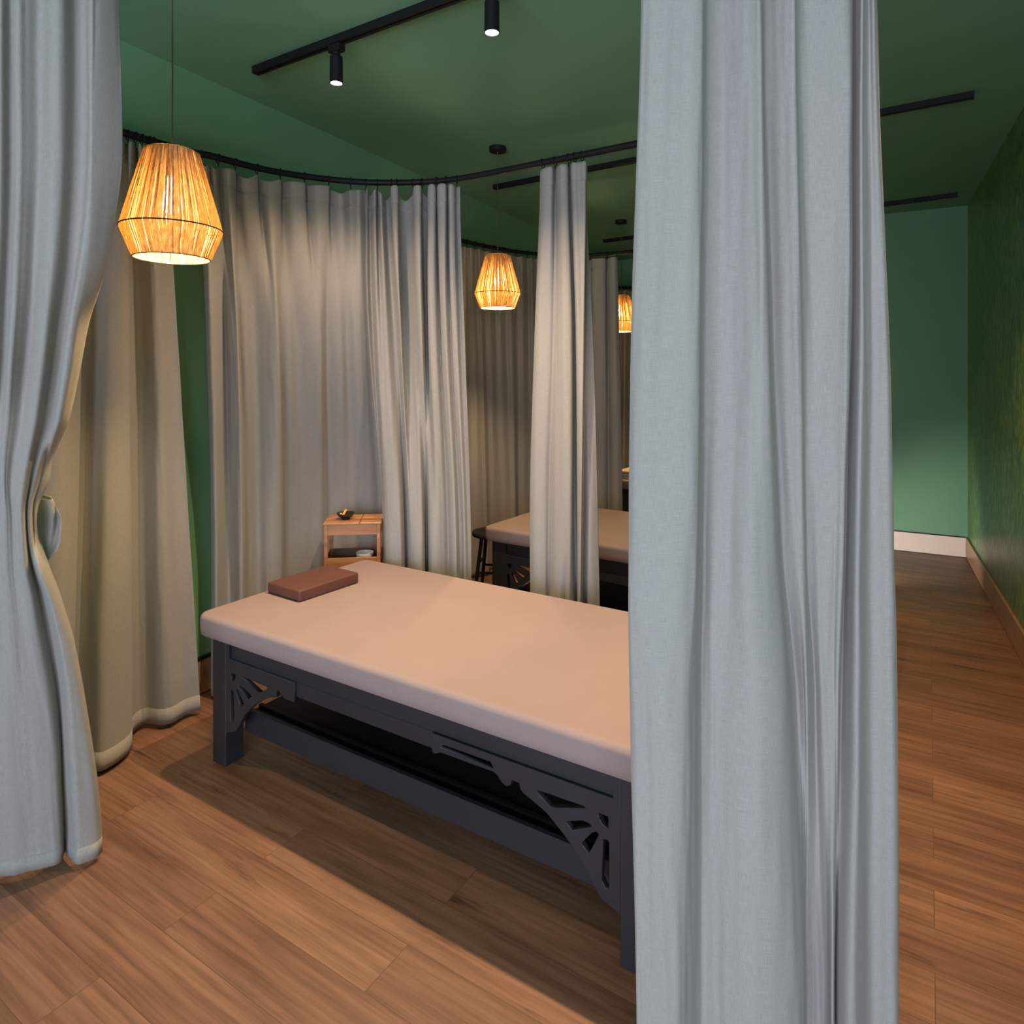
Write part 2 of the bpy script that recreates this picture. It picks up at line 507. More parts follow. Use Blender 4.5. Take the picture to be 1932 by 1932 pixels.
def curtain(label, levels, ztop=2.462, zbot=0.015, sub=7, rows=60, droop=None, rings=None, ringpath=None,
            hem=False, wrinkle=0.003, seed=0, mat=None, heading=True):
    """levels: [(z, base, [(u, dd), ...])] base: dict of u->depth knots or a plan path"""
    lv = []
    for z, base_, cols in levels:
        pts = []
        for (u, dd) in cols:
            if isinstance(base_, dict):
                ks = sorted(base_)
                if u <= ks[0]:
                    k0, k1 = ks[0], ks[1]
                elif u >= ks[-1]:
                    k0, k1 = ks[-2], ks[-1]
                else:
                    for k0, k1 in zip(ks, ks[1:]):
                        if k0 <= u <= k1: break
                d = base_[k0] + (base_[k1] - base_[k0]) * (u - k0) / (k1 - k0)
            else:
                d = hit(u, base_)
            pts.append(at(u, d + dd))
        lv.append((z, spline(pts, sub)))
    lv.sort(key=lambda a: -a[0])
    nc = len(lv[0][1])
    ncol = len(levels[0][2])
    dz = [0.0] * ncol if droop is None else list(droop)
    dzf = [p[0] for p in spline([(v, 0) for v in dz], sub)]
    zs = [l[0] for l in lv]

    def pos(i, z):
        if z >= zs[0]: return lv[0][1][i]
        if z <= zs[-1]: return lv[-1][1][i]
        for k in range(len(zs) - 1):
            if zs[k] >= z >= zs[k + 1]: break
        t = (zs[k] - z) / (zs[k] - zs[k + 1])
        P = [lv[max(k - 1, 0)][1][i], lv[k][1][i], lv[k + 1][1][i], lv[min(k + 2, len(zs) - 1)][1][i]]
        if len(zs) <= 3:
            t2 = t
            return tuple(P[1][j] * (1 - t2) + P[2][j] * t2 for j in (0, 1))
        return tuple(cr(P[0][j], P[1][j], P[2][j], P[3][j], t) for j in (0, 1))

    zt0, zb0 = ztop, zbot
    tl = [0.0, 0.004, 0.010, 0.018, 0.026, 0.034] + [0.05 + 0.94 * i / (rows - 8) for i in range(rows - 7)] + [1.0]
    grid = []
    for t in tl:
        row = []
        for i in range(nc):
            zt = zt0 - dzf[i] * (1 - min(1, t * 6)) ** 1
            z = zt0 + (zb0 - zt0) * t - dzf[i] * max(0, 1 - t * 7)
            x, y = pos(i, z)
            w = wrinkle * mnoise.noise(Vector((i * 0.13 + seed, z * 1.7, seed * 3.1)))
            w2 = wrinkle * 0.5 * mnoise.noise(Vector((i * 0.35 + seed, z * 5.0, seed)))
            row.append(Vector((x - SY * (w + w2), y + CY * (w + w2), z)))
        grid.append(row)
    # cloth coordinates
    mid = grid[len(grid) // 2]
    s = [0.0]
    for a, b in zip(mid, mid[1:]):
        s.append(s[-1] + (b - a).length)
    root = empty('curtain', (mid[nc // 2].x, mid[nc // 2].y, 0.0))
    o = root.location.copy()

    def sheet(name, r0, r1, thick, parent=root, offs=0.0):
        bm = bmesh.new()
        uvl = bm.loops.layers.uv.new('UVMap')
        vs = [[bm.verts.new(p - o) for p in grid[r]] for r in range(r0, r1 + 1)]
        for a in range(len(vs) - 1):
            for i in range(nc - 1):
                f = bm.faces.new((vs[a][i], vs[a + 1][i], vs[a + 1][i + 1], vs[a][i + 1]))
                f.smooth = True
                for lp, (ri, ci) in zip(f.loops, ((a, i), (a + 1, i), (a + 1, i + 1), (a, i + 1))):
                    lp[uvl].uv = (s[ci], grid[r0 + ri][ci].z)
        me = bpy.data.meshes.new(name)
        bm.to_mesh(me)
        bm.free()
        ob = link(name, me, mat or M['linen'], parent)
        md = ob.modifiers.new('thickness', 'SOLIDIFY')
        md.thickness = thick
        md.offset = 0.0
        return ob

    sheet('cloth', 0, len(grid) - 1, 0.0022)
    if heading:
        sheet('heading', 0, 5, 0.0052)
    if hem:
        sheet('hem', len(grid) - 3, len(grid) - 1, 0.0036)
    if rings:
        for u in rings:
            d = hit(u, ringpath)
            x, y = at(u, d)
            # local direction of the rod
            x2, y2 = at(u + 3, hit(u + 3, ringpath) or d)
            t = Vector((x2 - x, y2 - y, 0)).normalized()
            nrm = Vector((-t.y, t.x, 0))
            mb = MB()
            c = Vector((x, y, ROD - 0.004)) - o
            pts = [c + nrm * (0.0205 * math.cos(2 * PI * k / 18)) + Vector((0, 0, 0.0205 * math.sin(2 * PI * k / 18))) for k in range(18)]
            mb.tube(pts, 0.0022, 6, closed=True)
            mb.tube([c + Vector((0, 0, -0.020)), c + Vector((0, 0, -0.036))], 0.0022, 6)
            mb.build('ring', M['black'], root)
    return tag(root, label, 'curtain', CG)


def pair(us, ds):
    return list(zip(us, ds))


# panel on the wall side of the nearest bay, left part (warm lit, behind the big left curtain)
top = [(100, 0.0), (150, -.04), (190, .03), (222, -.03), (238, .02), (247, -.03), (256, .03), (264, -.035), (272, .03), (283, -.035), (291, .01)]
m1 = [(60, 0.0), (120, -.05), (170, .03), (205, -.05), (240, -.075), (244, .02), (262, .03), (285, -.02), (298, -.03), (312, .0), (327, .0)]
b1 = [(60, 0.0), (110, -.06), (150, .0), (190, -.07), (245, -.10), (249, .02), (275, .05), (305, -.02), (325, -.03), (350, .0), (378, .0)]
dl = {60: 2.36, 100: 2.45, 190: 2.56, 247: 2.73, 310: 2.85, 380: 2.95}
curtain('warm lit linen curtain beside the green wall gap, behind the knotted left curtain',
        [(2.46, ARC, top), (2.0, ARC, m1), (0.03, dl, b1)], zbot=0.022, hem=True, rows=60, seed=2, wrinkle=0.006,
        rings=[241, 256, 268, 282, 290], ringpath=ARC)

# long panel along the arc behind the head of the bed
T3 = [(376, 0), (388, -.05), (396, .0), (404, -.03), (411, .025), (415, .03), (430, -.04), (443, -.01), (445.5, .035), (463, -.03), (484, -.02), (486.5, .035),
      (507, -.035), (528, -.02), (530.5, .035), (552, -.03), (574, -.02), (576, .035), (598, -.03), (619, -.02), (621.5, .035), (642, -.02), (661, .03), (676, -.02), (688, .03), (694, .04)]
M3 = [(388, 0), (398, -.045), (412, -.01), (424, .025), (434, -.02), (443, -.045), (448, -.05), (449.5, .03), (462, .02), (480, .03), (500, -.02), (517, -.05),
      (525, -.05), (527.5, .02), (545, .01), (560, .02), (585, -.015), (602, -.03), (610, -.005), (618, .02), (640, -.01), (655, .01), (670, -.02), (684, -.01), (694, .02), (706, .03)]
B3 = [(398, 0), (408, -.045), (418, .0), (430, .035), (440, .0), (452, -.06), (459, -.06), (462, .02), (475, .03), (488, .03), (505, -.03), (520, -.06),
      (532, -.06), (535, .03), (550, .02), (570, .0), (590, -.01), (604, -.02), (614, .0), (624, .02), (646, .0), (664, .01), (684, -.0), (700, .0), (714, .02), (728, .03)]
out3 = [(-2.70, 1.0), (-2.71, 1.9), (-2.71, 2.2), (-2.71, 2.66), (-2.62, 2.81), (-2.42, 2.97), (-2.15, 3.03), (-1.85, 2.99), (-1.3, 2.92), (-0.8, 2.88)]
out3a = [(-2.70, 1.0), (-2.71, 1.9), (-2.71, 2.2), (-2.70, 2.64), (-2.61, 2.79), (-2.41, 2.95), (-2.14, 3.0), (-1.84, 2.96), (-1.3, 2.88), (-0.8, 2.84)]
rg3 = [380, 412, 444.5, 485, 529, 574.7, 620.5, 661.5, 690]
dr3 = [.01, .03, .0, .025, .0, .0, .012, .002, .0, .035, .004, .0, .028, .004, .0, .006, .002, .0, .008, .002, .0, .035, .0, .01, .0, .03]
curtain('long linen curtain curving round behind the wooden side table',
        [(2.46, ARC, T3), (1.75, ARC, M3), (0.8, out3a, B3), (0.02, out3, B3)], droop=dr3, rings=rg3, ringpath=ARC, rows=64, seed=5, wrinkle=0.005)

# bunched panel right of it
T4 = [(692, -.02), (698, .02), (707, -.045), (712, .02), (718, -.05), (728, .03), (737, .0), (739, -.06), (750, -.06), (752, .02), (765, .03), (778, .0), (782, -.06), (793, -.06),
      (796, .03), (806, .03), (809, -.05), (820, -.05), (824, .03), (827, -.05), (840, -.055), (844, .03), (848, -.04), (856, -.03), (861, .015), (867, .0)]
M4 = [(696, -.03), (704, .01), (712, -.05), (720, -.04), (730, -.05), (742, .01), (750, -.01), (754, -.07), (757, -.07), (760, .03), (772, .02), (782, -.02), (790, -.06), (797, -.06),
      (801, .04), (807, .04), (810, -.06), (822, -.06), (829, .0), (834, -.03), (842, -.05), (850, .0), (854, -.03), (862, -.03), (869, .015), (876, .0)]
B4 = [(723, .03), (724, .0), (727, -.04), (734, -.06), (748, -.07), (757, -.06), (763, .03), (767, .03), (772, -.04), (780, -.06), (790, -.06), (798, -.04), (802, .04), (807, .04),
      (810, -.05), (818, -.07), (828, -.06), (838, -.03), (845, .0), (852, -.04), (860, -.05), (866, .0), (871, .0), (876, -.03), (883, .01), (888, .0)]
dr4 = [.0, .03, .012, .0, .03, .045, .03, .0, .0, .02, .05, .03, .0, .0, .0, .035, .0, .0, .025, .0, .0, .01, .0, .0, .0, .0]
rg4 = [712, 738.5, 749, 780, 797, 824, 841.5, 862]
out4 = [(-2.60, 2.10), (-2.48, 2.48), (-2.30, 2.66), (-2.08, 2.775), (-1.82, 2.83), (-1.3, 2.80), (-0.9, 2.77)]
curtain('bunched linen curtain with orange glowing folds, ending at the gap right of the side table',
        [(2.46, ARC, T4), (1.75, ARC, M4), (0.74, out4, B4), (0.02, out4, B4)], droop=dr4, rings=rg4, ringpath=ARC, rows=60, seed=9, wrinkle=0.004)

# gathered panel hanging behind the middle of the bed
T5 = [(1020, .0), (1026, -.03), (1040, -.035), (1046, .02), (1049, .03), (1053, -.02), (1060, -.04), (1070, -.02), (1073, .04), (1077, .03), (1080, -.03), (1092, -.02), (1105, -.02), (1107, .05), (1100, .08), (1104, .10)]
M5 = [(1009, .0), (1016, -.03), (1035, -.02), (1044, .0), (1050, -.01), (1056, -.03), (1066, -.045), (1078, -.02), (1081, .05), (1086, .04), (1089, -.03), (1097, -.03), (1102, -.02), (1104, .06), (1108, .09), (1118, .10)]
N5 = [(1000, .0), (1010, -.03), (1027, -.02), (1037, .01), (1046, -.03), (1056, -.045), (1070, -.05), (1078, -.03), (1081, .05), (1088, .05), (1091, -.02), (1094, -.05), (1097, -.05), (1099, .04), (1112, .02), (1128, .06)]
B5 = [(1003, .0), (1012, -.03), (1029, -.02), (1033, .02), (1044, -.04), (1056, -.05), (1062, .0), (1070, -.04), (1084, -.045), (1088, .05), (1090, .03), (1092, -.04), (1094, -.03), (1097, .04), (1114, .0), (1134, .04)]
curtain('gathered linen curtain hanging alone between the first two pendant lamps\' bays, behind the bed middle',
        [(2.46, ARC, T5), (1.72, ARC, M5), (0.9, ARC, N5), (0.02, ARC, B5)], rings=[1024, 1047, 1073, 1084, 1098], ringpath=ARC, rows=60, seed=12, wrinkle=0.004)

# big gathered curtain in front on the right
D6 = {1187: 1.30, 1440: 1.345, 1692: 1.40}
K6 = [0, 1, 2, 3, 4, 5, 6, 7, 8, 9, 10, 11, 12, 13, 14, 15, 16, 17, 18, 19, 20, 21, 22]
T6d = [.06, .015, -.01, -.03, -.045, -.02, .03, .02, -.01, -.04, -.05, .03, .01, -.015, .02, .02, -.005, -.02, .03, -.02, .01, -.005, .05]
T6u = [1216, 1211, 1230, 1275, 1318, 1329, 1334, 1360, 1390, 1420, 1436, 1442, 1470, 1497, 1503, 1530, 1570, 1602, 1609, 1626, 1638, 1650, 1655]
A6u = [1200, 1193, 1214, 1262, 1312, 1322, 1328, 1356, 1392, 1422, 1446, 1455, 1480, 1508, 1515, 1540, 1578, 1600, 1606, 1624, 1642, 1670, 1674]
C6u = [1194, 1187, 1208, 1250, 1305, 1316, 1326, 1345, 1375, 1418, 1462, 1478, 1500, 1516, 1523, 1545, 1572, 1588, 1594, 1618, 1640, 1680, 1686]
E6u = [1197, 1190, 1212, 1245, 1290, 1308, 1322, 1345, 1375, 1430, 1480, 1500, 1516, 1522, 1536, 1550, 1572, 1582, 1588, 1618, 1643, 1684, 1691]
G6u = [1206, 1201, 1218, 1250, 1285, 1305, 1325, 1350, 1380, 1430, 1490, 1514, 1518, 1528, 1545, 1560, 1570, 1576, 1584, 1610, 1643, 1688, 1695]
C6d = [.06, .01, -.015, -.035, -.045, -.02, .03, .01, -.01, -.05, -.035, .02, .0, -.01, .025, .0, -.01, -.02, .03, -.035, .015, -.01, .05]
G6d = [.05, .0, -.015, -.035, -.035, -.01, .02, .0, -.02, -.055, -.055, -.02, .04, .05, .04, .02, -.01, .035, .0, -.035, .02, -.01, .05]
curtain('large grey linen curtain in the right foreground, cutting off the end of the bed',
        [(2.46, D6, pair(T6u, T6d)), (2.26, D6, pair(T6u, T6d)), (1.62, D6, pair(A6u, T6d)), (1.10, D6, pair(C6u, C6d)), (0.85, D6, pair(E6u, C6d)),
         (0.3, D6, pair(G6u, G6d)), (0.02, D6, pair(G6u, G6d))],
        rows=70, seed=20, wrinkle=0.006, sub=8, heading=True)

# second bay, wall-side arc
T7 = [(840, 0), (855, -.02), (870, .03), (877, -.01), (882, .03), (889, -.015), (896, .03), (904, -.02), (912, .03), (922, -.02), (932, .03), (941, -.02), (951, .03), (962, -.02), (974, .03), (985, -.02),
      (995, .03), (1003, -.02), (1011, .03), (1022, -.02), (1034, .03), (1048, 0)]
B7 = [(850, 0), (862, -.02), (872, .01), (884, .03), (896, .0), (908, -.03), (918, -.05), (922, -.06), (925, .04), (935, .03), (946, .0), (956, -.01), (966, -.03), (975, -.05), (979, .04), (990, .02),
      (1002, .0), (1012, -.02), (1022, -.03), (1032, .0), (1044, .02), (1060, 0)]
curtain('linen curtain behind the second pendant lamp, curving along the wall of the second bay',
        [(2.46, ARC2, T7), (0.02, ARC2, B7)], rings=[880, 896, 912, 932, 951, 974, 995, 1011], ringpath=ARC2, rows=40, seed=30, wrinkle=0.006)
T8 = [(1085, 0), (1095, -.04), (1106, .03), (1115, .03), (1118, -.03), (1130, -.04), (1141, -.02), (1145.5, .04), (1150, -.02), (1158, -.04), (1165, .0)]
B8 = [(1082, 0), (1094, -.04), (1106, .03), (1118, .02), (1124, -.03), (1136, -.03), (1143, .0), (1150, .03), (1158, -.03), (1167, -.04), (1177, .0)]
curtain('short width of linen curtain left of the farthest pendant lamp',
        [(2.46, ARC2, T8), (0.02, ARC2, B8)], rings=[1115, 1145.5, 1164], ringpath=ARC2, rows=40, seed=33, wrinkle=0.004)
T9 = [(1130, 0), (1140, -.05), (1150, .03), (1160, -.05), (1170, .03), (1180, -.05), (1190, .03), (1200, -.04), (1212, .02)]
B9 = [(1130, 0), (1142, -.05), (1152, .03), (1162, -.05), (1172, .03), (1176, -.06), (1188, .03), (1200, -.04), (1212, .02)]
curtain('farthest linen curtain, behind the last pendant lamp',
        [(2.46, ARC3, T9), (0.02, ARC3, B9)], rings=[1150, 1170, 1178, 1190], ringpath=ARC3, rows=30, seed=35, wrinkle=0.004)

# big curtain in the left foreground, knotted half way
D1t = {-260: 1.57, 0: 1.60, 240: 1.66}
D1b = {-260: 1.90, 0: 1.97, 192: 2.085}
def d1(v):  # depth table at height row v
    t = min(max((v - 0) / 1600.0, 0), 1) ** 1.2
    return {k0: D1t[k0] * (1 - t) + D1b[k1] * t for k0, k1 in zip((-260, 0, 240), (-260, 0, 192))}
f_top = [-.0, -.03, .02, -.03, .03, -.025, .02, -.03, .025, -.035, -.01, .03, -.035, -.03, .035, .03, -.01, .0, .04, .07]
rows1 = {
    -20: ([-330, -270, -220, -160, -110, -55, -20, 0, 18, 33, 50, 76, 100, 119, 140, 160, 171, 182, 210, 224], 1),
    150: ([-330, -270, -220, -160, -110, -55, -20, 0, 18, 33, 50, 76, 100, 119, 142, 162, 171, 182, 212, 230], 1),
    300: ([-325, -265, -215, -155, -110, -55, -20, 0, 18, 33, 50, 76, 98, 117, 140, 160, 170, 182, 212, 230], 1),
    400: ([-320, -260, -210, -150, -110, -58, -24, -2, 17, 32, 48, 72, 94, 113, 134, 153, 164, 178, 203, 217], 1),
    500: ([-315, -255, -205, -150, -110, -60, -28, -5, 14, 28, 44, 66, 88, 106, 126, 142, 152, 166, 188, 199], 1),
    600: ([-310, -250, -200, -150, -110, -62, -32, -10, 10, 24, 38, 58, 78, 94, 110, 124, 134, 146, 160, 168], 1.1),
    700: ([-305, -245, -200, -150, -110, -65, -36, -14, 6, 18, 30, 48, 66, 82, 96, 110, 120, 132, 144, 150], 1.2),
    800: ([-300, -240, -200, -150, -110, -68, -40, -18, 0, 12, 22, 38, 54, 68, 82, 94, 104, 114, 124, 129], 1.3),
    870: ([-300, -240, -200, -150, -110, -70, -44, -22, -6, 6, 14, 26, 40, 54, 66, 76, 84, 90, 97, 101], 1.3),
    920: ([-300, -240, -200, -150, -110, -70, -44, -22, -6, 6, 12, 22, 34, 46, 56, 64, 72, 78, 86, 92], 1.2),
    960: ([-300, -240, -200, -150, -110, -70, -44, -22, -5, 8, 16, 24, 33, 42, 50, 56, 61, 66, 70, 73], 1.1),
    1020: ([-300, -240, -200, -150, -110, -70, -44, -20, -3, 10, 18, 27, 36, 45, 52, 58, 63, 67, 71, 74], 1.0),
    1065: ([-300, -240, -200, -150, -110, -70, -44, -20, -2, 10, 20, 30, 40, 50, 58, 64, 70, 76, 84, 90], 1.0),
    1120: ([-300, -240, -200, -150, -110, -70, -40, -16, 2, 14, 26, 38, 50, 62, 72, 82, 90, 98, 106, 111], 1.0),
    1200: ([-300, -240, -200, -150, -110, -70, -36, -12, 6, 20, 34, 48, 62, 76, 88, 100, 110, 120, 130, 136], .9),
    1300: ([-300, -240, -200, -150, -110, -68, -30, -8, 10, 26, 44, 62, 80, 94, 106, 114, 126, 138, 149, 156], .9),
    1400: ([-300, -240, -200, -150, -110, -66, -28, -6, 14, 32, 52, 72, 92, 106, 116, 120, 132, 148, 164, 172], .9),
    1500: ([-300, -240, -200, -150, -108, -64, -26, -4, 18, 38, 58, 80, 100, 112, 119, 124, 138, 156, 176, 185], .9),
    1600: ([-300, -240, -200, -150, -106, -62, -24, 0, 22, 44, 66, 88, 106, 116, 122, 128, 144, 162, 182, 192], .9),
}
f_bot = [-.0, -.03, .02, -.03, .03, -.02, .02, -.0, -.02, -.02, -.02, -.02, -.01, .02, .08, .05, -.035, -.04, -.02, .02]
lev1 = []
for v in sorted(rows1):
    us, k = rows1[v]
    base_ = d1(v)
    dm = base_[0] + (base_[240] - base_[0]) * 0.4
    z = EYE + (HY - v) * dm / F
    w = min(max((v - 850) / 500.0, 0), 1)
    dd = [((0.42 if not 760 < v < 1130 else 0.2) if i_ < 14 else 0.6) * k * (a * (1 - w) + b * w) for i_, (a, b) in enumerate(zip(f_top, f_bot))]
    if 860 < v < 1060:   # drawn together at the knot
        dd = [x * 0.8 + (0.05 if i > 15 else 0) for i, x in enumerate(dd)]
    lev1.append((min(z, 2.47) if v >= 0 else 2.46, base_, list(zip(us, dd))))
c1 = curtain('grey linen curtain in the left foreground, twisted into a knot half way down',
             lev1, ztop=2.475, heading=False, zbot=0.02, hem=True, rows=110, seed=40, wrinkle=0.004, sub=6)
# the loop of cloth that sticks out of the knot
def pouch():
    bm = bmesh.new()
    n, mseg = 22, 14
    c = Vector((*at(84, 1.905), 0))
    right = Vector((CY, SY, 0)); back = Vector((-SY, CY, 0))
    k = 1.905 / F
    zc = EYE + (HY - 998) * k
    prof = [(943, 100), (950, 103), (960, 106), (970, 110), (980, 113), (990, 115), (1000, 115.5), (1012, 115), (1025, 114), (1036, 111), (1045, 105), (1052, 98), (1058, 93)]
    prof = spline(prof, 2)
    vs = []
    for j, (v, ur) in enumerate(prof):
        z = EYE + (HY - v) * k
        t = j / (len(prof) - 1)
        ul = 66 + 4 * t
        row = []
        for i in range(mseg + 1):
            s_ = i / mseg
            ang = PI * s_
            u = ul + (ur - ul) * math.sin(ang * 0.5) ** 0.8
            # front lip, then hollow, rolled outwards on the right
            dep = -0.028 * math.sin(PI * s_) + 0.05 * (1 - s_) * math.sin(PI * t) + 0.018 * math.sin(3 * PI * s_ + 4 * t) * math.sin(PI * t)
            x, y = at(u, 1.93 + dep)
            row.append(bm.verts.new((x, y, z)))
        # wrap behind
        for i in range(1, 7):
            s_ = i / 6
            u = ur - (ur - ul) * s_
            x, y = at(u, 1.93 + 0.055 * math.sin(PI * 0.5 * s_ + 0.01) + 0.02)
            row.append(bm.verts.new((x, y, z)))
        vs.append(row)
    for a, b in zip(vs, vs[1:]):
        for i in range(len(a) - 1):
            f = bm.faces.new((a[i], b[i], b[i + 1], a[i + 1])); f.smooth = True
    uvl = bm.loops.layers.uv.new('UVMap')
    for f in bm.faces:
        for lp in f.loops:
            lp[uvl].uv = (lp.vert.co.x, lp.vert.co.z)
    bmesh.ops.translate(bm, verts=bm.verts, vec=-c1.location)
    me = bpy.data.meshes.new('knot_fold'); bm.to_mesh(me); bm.free()
    ob = link('knot_fold', me, M['linen'], c1)
    md = ob.modifiers.new('thickness', 'SOLIDIFY'); md.thickness = 0.003
    ss = ob.modifiers.new('smooth', 'SUBSURF'); ss.levels = 1; ss.render_levels = 1
pouch()

# ------------------------------------------------------------------ massage beds
BT = math.radians(-3.6776)
BED0 = (-2.1843, 1.7217)


def mattress_mesh(name, x0, x1, y0, y1, z0, z1, mat, parent):
    bm = bmesh.new()
    r, rc, n = 0.022, 0.05, 8
    # rounded-rectangle rings, stacked
    def ring(inset, z):
        pts = []
        for (cx_, cy_, a0) in ((x1 - rc, y0 + rc, -90), (x1 - rc, y1 - rc, 0), (x0 + rc, y1 - rc, 90), (x0 + rc, y0 + rc, 180)):
            for k in range(n + 1):
                a = math.radians(a0 + 90 * k / n)
                q = max(rc - inset, 0.004)
                pts.append((cx_ + q * math.cos(a), cy_ + q * math.sin(a), z))
        return [bm.verts.new(p) for p in pts]
    prof = [(0.06, z0 + 0.002), (0.012, z0), (0.003, z0 + 0.008), (0.0, z0 + 0.03)]
    for k in range(7):
        a = math.radians(90 * k / 6)
        prof.append((r * (1 - math.cos(a)), z1 - r + r * math.sin(a)))
    rings = [ring(i, z) for i, z in prof]
    for A, B in zip(rings, rings[1:]):
        m = len(A)
        for k in range(m):
            bm.faces.new((A[k], A[(k + 1) % m], B[(k + 1) % m], B[k]))
    bm.faces.new(rings[-1])
    bm.faces.new(rings[0][::-1])
    for v in bm.verts:
        if v.co.z < z0 + 0.02:
            w = 0.004 * mnoise.noise(Vector((v.co.x * 25, v.co.y * 25, 1)))
            v.co.z += w
    me = bpy.data.meshes.new(name); bm.to_mesh(me); bm.free()
    me.polygons.foreach_set('use_smooth', [True] * len(me.polygons))
    me.set_sharp_from_angle(angle=math.radians(40))
    return link(name, me, mat, parent)


SR = 1.626   # inner face of the right leg
WN = 0.82    # outer depth of the frame


def fan_holes(mir):
    hs = [[(.033, .368), (.060, .370), (.058, .355), (.048, .343), (.033, .338)],
          [(.097, .368), (.104, .372), (.240, .368), (.246, .362), (.203, .337), (.190, .338)],
          [(.080, .326), (.086, .332), (.106, .333), (.157, .313), (.137, .296)],
          [(.060, .312), (.066, .318), (.079, .311), (.110, .272), (.088, .252)],
          [(.031, .304), (.036, .308), (.047, .305), (.052, .200), (.042, .182), (.031, .184)]]
    if mir:
        hs = [[(SR - x, z) for x, z in h][::-1] for h in hs]
    return hs


def fan_outline():
    o = [(0, .490), (0, .124), (.012, .135), (.055, .150), (.075, .172)]
    o += [(.093, .200), (.112, .228), (.138, .254), (.165, .277), (.198, .300), (.235, .322), (.268, .336), (.296, .344), (.297, .368), (.310, .369), (.320, .360), (.345, .350), (.392, .350), (.392, .420), (.02, .420), (.02, .490)]
    return o


def make_bed():
    root = empty('massage_bed', (BED0[0], BED0[1], 0), BT)
    for (x0, y0) in ((-0.08, 0.0), (SR, 0.0), (-0.08, WN - 0.08), (SR, WN - 0.08)):
        MB().box(x0, x0 + 0.08, y0, y0 + 0.08, 0.0, 0.492, 0.0015, 1).build('leg', M['frame'], root)
    for yy in ((0.012, 0.034), (WN - 0.034, WN - 0.012)):
        MB().box(0.0, SR, yy[0], yy[1], 0.415, 0.490, 0.001, 1).build('side_rail', M['frame'], root)
    for xx in (-0.068, SR + 0.03):
        MB().box(xx, xx + 0.025, 0.08, WN - 0.08, 0.40, 0.490, 0.001, 1).build('end_rail', M['frame'], root)
    # carved brackets, long sides
    for y0, y1 in ((0.001, 0.020), (WN - 0.020, WN - 0.001)):
        plate('carved_bracket', fan_outline(), fan_holes(False), y0, y1, M['frame'], root)
        R = [(SR, .490), (SR, .124), (SR - .012, .135), (SR - .055, .150), (SR - .075, .178), (SR - .093, .205), (SR - .112, .230), (SR - .138, .255), (SR - .172, .284), (SR - .216, .316), (SR - .256, .332),
             (SR - .290, .345), (SR - .298, .352), (SR - .302, .368), (SR - .326, .368), (SR - .331, .352), (SR - .345, .345), (SR - .362, .352), (SR - .374, .366), (SR - .39, .372),
             (SR - .58, .370), (SR - .600, .360), (SR - .612, .362), (SR - .612, .420), (SR - .02, .420), (SR - .02, .490)]
        slot = [(1.048, .386), (1.056, .396), (1.228, .398), (1.238, .382)]
        plate('carved_bracket', R[::-1], fan_holes(True) + [slot], y0, y1, M['frame'], root)
    for y0, y1 in ((0.010, 0.026), (WN - 0.026, WN - 0.010)):
        MB().box(.392, 1.014, y0, y1, .366, .420, 0.002, 1).build('apron', M['frame'], root)
    MB().box(0.0, SR, .085, .105, .102, .190, 0.002, 1).build('stretcher', M['frame'], root)
    MB().box(0.0, SR, WN - .105, WN - .085, .102, .190, 0.002, 1).build('stretcher', M['frame'], root)
    sh = MB().box(0.0, SR, .105, WN - .105, .150, .168)
    sh.box(0.0, SR, .150, .165, .168, .180)
    sh.build('shelf', M['black'], root, smooth=False)
    MB().box(-0.07, SR + 0.07, 0.006, WN - 0.006, .476, .502).build('deck', M['frame'], root, smooth=False)
    mattress_mesh('mattress', -.118, 1.83, -.052, .868, .502, .588, M['sheet'], root)
    return root


BG = 'black carved massage beds with peach mattresses'
bed = tag(make_bed(), 'nearest massage bed, black carved frame and peach mattress, a brown pillow on it', 'massage bed', BG)
bed2 = copy_tree(bed)
tag(bed2, 'second massage bed, partly behind the single gathered curtain, beside a black stool', 'massage bed', BG)
a2 = math.radians(-5.0)
bed2.rotation_euler = (0, 0, a2)
cx_, cy_ = -.118, -.052
bed2.location = (-2.095 - (cx_ * math.cos(a2) - cy_ * math.sin(a2)), 3.49 - (cx_ * math.sin(a2) + cy_ * math.cos(a2)), 0)
bed3 = copy_tree(bed)
tag(bed3, 'farthest massage bed, a sliver with a folded cream towel on it', 'massage bed', BG)
bed3.location = (-1.93, 5.73, 0)

# brown pillow on the nearest bed
pr = empty('pillow', (0, 0, 0), BT + math.radians(-2.5))
cs, cn = 0.038, 0.402
pr.location = (BED0[0] + cs * math.cos(BT) - cn * math.sin(BT), BED0[1] + cs * math.sin(BT) + cn * math.cos(BT), 0.5885)
pb = MB().box(-.106, .106, -.158, .158, 0, .047, 0.009, 4).build('pillow_body', M['pillow'], pr)
MB().tube([(-.098, -.1585, .006), (.098, -.1585, .006)], 0.0012, 6).build('zip_seam', M['wire'], pb)
tag(pr, 'brown rectangular vinyl pillow at the head of the nearest bed', 'pillow')

# cream towel on the far bed
tw = MB()
for i in range(3):
    tw.box(0, .42, 0, .3, i * .024, i * .024 + .0235, 0.010, 3)
t_ = tw.build('folded_towel', M['towel'])
t_.location = (-2.02, 5.72, 0.589); t_.rotation_euler = (0, 0, math.radians(-6))
tag(t_, 'folded cream towel on the farthest massage bed', 'towel')

